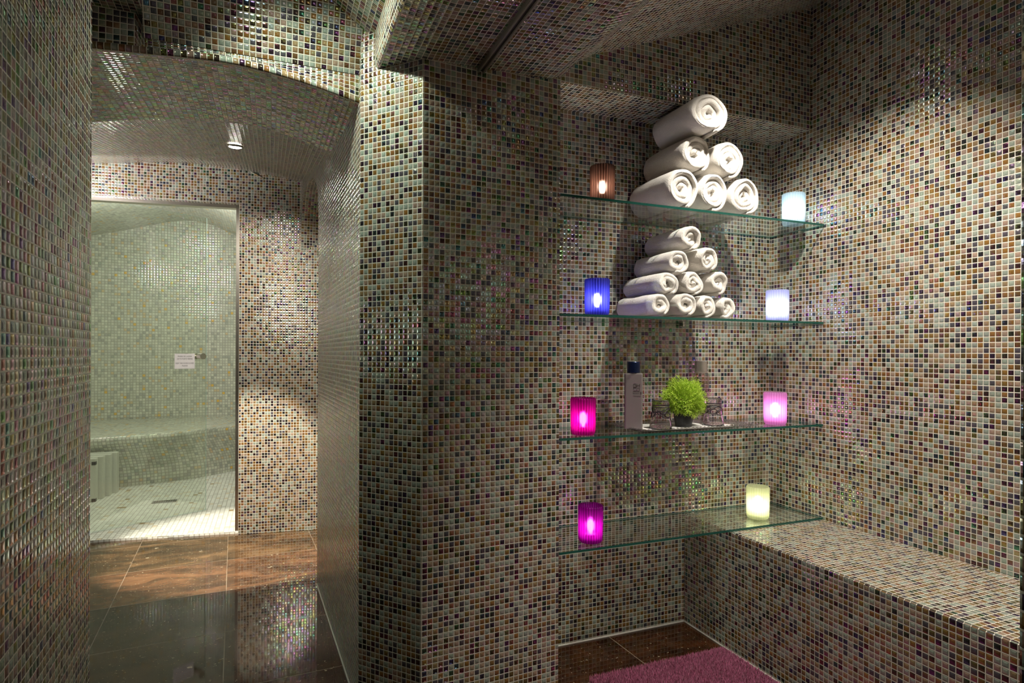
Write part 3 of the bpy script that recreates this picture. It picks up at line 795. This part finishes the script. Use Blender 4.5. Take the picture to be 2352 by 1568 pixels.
# bottles
BG = simple('matte_taupe_bottle', (.15, .13, .125), .55, scale=30)
NAVY = simple('navy_cap_metal', (.006, .015, .055), .3, .5)
SIL = simple('satin_silver', (.70, .64, .60), .3, .8)
LINE = simple('dark_print', (.05, .035, .035), .5)
def rbox(bm, w_, d_, z0, z1, r=.006, seg=4, wt=None):
    pts_ = []
    for cx_, cy_, a0 in ((w_/2 - r, d_/2 - r, 0), (-w_/2 + r, d_/2 - r, PI/2), (-w_/2 + r, -d_/2 + r, PI), (w_/2 - r, -d_/2 + r, 1.5 * PI)):
        for i in range(seg + 1):
            t = a0 + PI/2 * i / seg; pts_.append((cx_ + r * math.cos(t), cy_ + r * math.sin(t)))
    rg = []
    zz = [(z0, .96), (z0 + .002, 1), (z1 - .004, 1), (z1 - .001, .97), (z1, .9)]
    for z, k in zz: rg.append([bm.verts.new((x * k, y * k, z)) for x, y in pts_])
    for a_, b_ in zip(rg, rg[1:]):
        for i in range(len(pts_)): bm.faces.new((a_[i], a_[(i+1) % len(pts_)], b_[(i+1) % len(pts_)], b_[i]))
    bm.faces.new(rg[0][::-1]); bm.faces.new(rg[-1])
def logo(parent, y, z, s, mat):
    """outlined square letters G H over C I, a rule and two small lines"""
    bm = bmesh.new(); t_ = s * .045
    def hb(x0, x1, z_): box(bm, x0 * s, x1 * s, y - .0004, y, z + z_ * s - t_/2, z + z_ * s + t_/2)
    def vb(x_, z0, z1): box(bm, x_ * s - t_/2, x_ * s + t_/2, y - .0004, y, z + z0 * s, z + z1 * s)
    # first row: G and H, second row: S and a thin outlined O
    t_ = s * .055
    hb(0, .45, 1); vb(0, .5, 1); hb(0, .45, .5); vb(.45, .5, .76); hb(.2, .45, .76)
    vb(.55, .5, 1); vb(.95, .5, 1); hb(.55, .95, .75)
    hb(0, .45, .38); vb(0, .14, .38); hb(0, .45, -.1); vb(.45, -.1, .12)
    t_ = s * .03
    hb(.56, .92, .38); hb(.56, .92, -.1); vb(.56, -.1, .38); vb(.92, -.1, .38)
    # rule, small mark at the edge and rows of tiny print
    hb(-.12, .95, -.24)
    box(bm, 1.08 * s, 1.24 * s, y - .0004, y, z - .62 * s, z - .22 * s)
    rn = random.Random(2)
    for zl, x_, xe, hh in ((-.56, -.08, .92, .07), (-.92, -.06, 1.1, .05), (-1.04, .1, 1.1, .045)):
        while x_ < xe:
            w2 = rn.uniform(.03, .09); box(bm, x_ * s, min(x_ + w2, xe) * s, y - .0003, y, z + zl * s, z + (zl + hh * rn.uniform(.6, 1.2)) * s); x_ += w2 + rn.uniform(.025, .06)
    link('logo', bm, mat, parent)
def bottle(label, p, body_m, cap_m, capname, clear, rotz=0):
    t = thing('cosmetic_bottle', label, 'bottle', p, rotz)
    if not clear:
        bm = bmesh.new(); rbox(bm, .062, .040, 0, .192, .006)
        link('bottle_body', bm, body_m, t)
        bm = bmesh.new(); lathe(bm, [(.021, .1935), (.0225, .195), (.0225, .230), (.021, .232), (.002, .2325)], 32, capt=True); o_ = link('cap', bm, cap_m, t, smooth=False); o_['label'] = capname
        logo(t, -.0203, .134, .0215, LINE)
    else:
        bm = bmesh.new(); lathe(bm, [(.029, 0), (.031, .003), (.031, .178), (.029, .186), (.024, .190), (.016, .192)], 40); lathe(bm, [(.027, .008), (.028, .175), (.026, .184), (.014, .188)], 40)
        link('bottle_body', bm, body_m, t, smooth=True)
        bm = bmesh.new(); lathe(bm, [(.0235, .190), (.025, .191), (.025, .194)], 36, capt=True); lathe(bm, [(.021, .194), (.0225, .1955), (.0225, .232), (.021, .234), (.002, .2345)], 32, capt=True); o_ = link('cap', bm, cap_m, t); o_['label'] = capname
        logo(t, -.0318, .134, .0215, LINE)
    return t
pb = atY(1455, 900, 1.775); bottle('tall matte grey toiletry bottle with a navy blue cap', (pb.x, 1.775, ZD), BG, NAVY, 'navy blue cap', False, -.56)
CLG = glass_mat('clear_bottle_glass', (.90, .86, .86), 1.6)
pb = atY(1610, 900, 1.84); bottle('clear glass toiletry bottle with a silver cap behind the plant', (pb.x, 1.84, ZD), CLG, SIL, 'silver cap', True, -.66)
# upturned tumblers
def real_glass(name, col):
    a = N(name); b = a.bsdf(Base_Color=col, Roughness=.0, IOR=1.48, Transmission_Weight=1.0); return a.done(b.outputs[0])
TGL = real_glass('tumbler_glass', (.93, .91, .93))
SWG = simple('dark_plum_thread', (.02, .012, .018), .3)
def tumbler(label, p, seed):
    t = thing('drinking_glass', label, 'glass', p, 0, 'upturned tumblers on the tray')
    bm = bmesh.new()
    outer = [(.0400, .0), (.0385, .010), (.0345, .030), (.0315, .045), (.0305, .058), (.0295, .072), (.0292, .082), (.0300, .092), (.0285, .0985), (.020, .100), (.002, .100)]
    inner = [(.0385, .0), (.0370, .010), (.0330, .030), (.0298, .045), (.0285, .058), (.0270, .070), (.0200, .076), (.002, .077)]
    lathe(bm, inner[::-1] + outer, 40, capb=True, capt=True)
    link('glass_body', bm, TGL, t, smooth=True)
    bm = bmesh.new(); rnd = random.Random(seed)
    def orad(z):
        for (r0, z0), (r1, z1) in zip(outer, outer[1:]):
            if z <= z1: return r0 + (r1 - r0) * (z - z0) / (z1 - z0) + .0006
        return .03
    for c_ in range(4):
        ph_ = rnd.uniform(0, 6.28); z0 = (.078, .060, .052, .066)[c_]; am = (.003, .010, .012, .008)[c_]; fr_ = (1, 2, 3, 2)[c_]
        pts_ = []
        for i in range(65):
            th = 2 * PI * i / 64; z = z0 + am * math.sin(fr_ * th + ph_); r = orad(z); pts_.append((r * math.cos(th), r * math.sin(th), z))
        for a_, b_ in zip(pts_, pts_[1:]): tube(bm, a_, b_, .0016, 6, caps=False)
    for c_ in range(3):     # closed loops
        th0 = -PI/2 + rnd.uniform(-.5, .5) + c_ * 2.1; pts_ = []
        for i in range(33):
            q = 2 * PI * i / 32; z = .048 + .009 * math.sin(q); th = th0 + .62 * math.cos(q); r = orad(z); pts_.append((r * math.cos(th), r * math.sin(th), z))
        for a_, b_ in zip(pts_, pts_[1:]): tube(bm, a_, b_, .0017, 6, caps=False)
    link('thread_decoration', bm, SWG, t, smooth=True)
g1 = atY(1518, 900, 1.735); tumbler('upturned clear tumbler with dark swirls left of the plant', (g1.x, 1.735, ZD), 3)
g2 = atY(1638, 900, 1.760); tumbler('upturned clear tumbler with dark swirls right of the plant', (g2.x, 1.760, ZD), 5)
# plant
pp_ = atY(1570, 900, 1.765)
plant = thing('potted_plant', 'bushy lime green succulent in a black pot on the tray', 'plant', (pp_.x, 1.765, ZD))
bm = bmesh.new(); lathe(bm, [(.027, 0), (.029, .002), (.0365, .056), (.0380, .057), (.0380, .063), (.035, .063), (.034, .054), (.002, .052)], 36, capt=True)
link('pot', bm, simple('black_pot_plastic', (.008, .008, .009), .4), plant, smooth=False)
def leaf_mat():
    a = N('lime_leaves'); tc = a.n('ShaderNodeTexCoord'); n_ = a.noise(tc.outputs['Object'], 55, 2)
    c = a.mixc(n_.outputs[0], (.34, .54, .025), (.72, .88, .13))
    b = a.bsdf(Base_Color=c, Roughness=.5)
    tl = a.n('ShaderNodeBsdfTranslucent'); a.l(c, tl.inputs[0])
    m = a.n('ShaderNodeMixShader'); m.inputs[0].default_value = .3; a.l(b.outputs[0], m.inputs[1]); a.l(tl.outputs[0], m.inputs[2])
    return a.done(m.outputs[0])
LEAF = leaf_mat()
verts, faces = [], []
rnd = random.Random(11)
cz = .094
def leafgeo(p, d, L, w_):
    a_ = d.orthogonal().normalized(); a_.rotate(__import__('mathutils').Quaternion(d, rnd.uniform(0, 6.28))); b_ = d.cross(a_)
    i = len(verts)
    bend = Vector((rnd.uniform(-1, 1), rnd.uniform(-1, 1), rnd.uniform(-.3, 1))) * L * .15
    m_ = p + d * L * .5 + bend * .5
    for c in (p + a_ * w_ * .5, p - a_ * w_ * .25 + b_ * w_ * .43, p - a_ * w_ * .25 - b_ * w_ * .43,
              m_ + a_ * w_, m_ - a_ * w_ * .5 + b_ * w_ * .86, m_ - a_ * w_ * .5 - b_ * w_ * .86, p + d * L + bend): verts.append(c)
    for q in ((0,1,4,3),(1,2,5,4),(2,0,3,5),(3,4,6),(4,5,6),(5,3,6)): faces.append(tuple(i + k for k in q))
stems = 300
for s in range(stems):
    zc = 1 - 2 * (s + .5) / stems; ph_ = s * 2.39996
    if zc < -.72: continue
    rr_ = math.sqrt(1 - zc * zc); d = Vector((rr_ * math.cos(ph_), rr_ * math.sin(ph_), zc))
    lump = 1 + .16 * math.sin(3.1 * d.x * 2 + 1) * math.sin(2.7 * d.z * 2 + .4) + .10 * math.sin(9 * ph_)
    R1 = Vector((.074, .064, .074)); tip = Vector((d.x * R1.x, d.y * R1.y, d.z * R1.z)) * lump * rnd.uniform(.86, 1.05) + Vector((0, 0, cz))
    if tip.z < .050 and math.hypot(tip.x, tip.y) < .040: continue
    base = Vector((d.x * .03, d.y * .03, max(.062, cz + d.z * .02)))
    sd = (tip - base).normalized(); Ls = (tip - base).length
    leafgeo(base, sd, Ls, .0009)
    for k in range(24):
        q = .40 + .60 * k / 23; pt = base + sd * Ls * q
        o1 = sd.orthogonal().normalized(); o1.rotate(__import__('mathutils').Quaternion(sd, k * 2.4 + ph_))
        ld = (sd * .75 + o1 * rnd.uniform(.55, .95)).normalized()
        leafgeo(pt, ld, rnd.uniform(.011, .017), .00105)
me = bpy.data.meshes.new('foliage'); me.from_pydata([tuple(v) for v in verts], [], faces); me.materials.append(LEAF)
o = bpy.data.objects.new('foliage', me); C.objects.link(o); o.parent = plant

# ------------------------------------------------------------------ pink mat
rug = thing('bath_mat', 'thick pink shaggy bath mat on the dark floor beside the bench', 'mat', (0, 0, 0))
RX0, RX1, RY0, RY1 = .86, 1.490, .75, 1.682
PINK = simple('pink_backing', (.22, .05, .10), .9)
bm = bmesh.new(); box(bm, RX0, RX1, RY0, RY1 - .004, .0005, .012); bmesh.ops.bevel(bm, geom=list(bm.edges), offset=.004, segments=2, affect='EDGES'); link('mat_backing', bm, PINK, rug)
def pile_mat():
    a = N('pink_pile'); g = a.n('ShaderNodeNewGeometry'); n_ = a.noise(g.outputs['Position'], 130, 2); n2 = a.noise(g.outputs['Position'], 9, 2)
    f_ = a.math('MULTIPLY_ADD', n_.outputs[0], .6, a.math('MULTIPLY', n2.outputs[0], .4))
    c = a.mixc(f_, (.30, .055, .13), (.56, .15, .28))
    b = a.bsdf(Base_Color=c, Roughness=.8, Sheen_Weight=.3)
    return a.done(b.outputs[0])
verts, faces = [], []
rnd = random.Random(4)
for i in range(52000):
    if i < 44000: x = rnd.uniform(.95, RX1); y = rnd.uniform(1.34, RY1)
    else: x = rnd.uniform(RX0, RX1); y = rnd.uniform(RY0, 1.36)
    h = rnd.uniform(.016, .024); a_ = rnd.uniform(0, 2 * PI); wd = .0011 if i < 44000 else .003
    ln = rnd.uniform(.0, .010); b_ = rnd.uniform(0, 2 * PI)
    dx, dy = wd * math.cos(a_), wd * math.sin(a_); tx, ty = ln * math.cos(b_), ln * math.sin(b_)
    k = len(verts)
    verts += [(x - dx, y - dy, .010), (x + dx, y + dy, .010), (x + dx + tx * .5, y + dy + ty * .5, .010 + h * .6), (x - dx + tx * .5, y - dy + ty * .5, .010 + h * .6), (x + tx, y + ty, .010 + h * .95)]
    faces += [(k, k+1, k+2, k+3), (k+3, k+2, k+4)]
me = bpy.data.meshes.new('pile'); me.from_pydata(verts, [], faces); me.materials.append(pile_mat())
o = bpy.data.objects.new('pile', me); C.objects.link(o); o.parent = rug; o['kind'] = 'stuff'
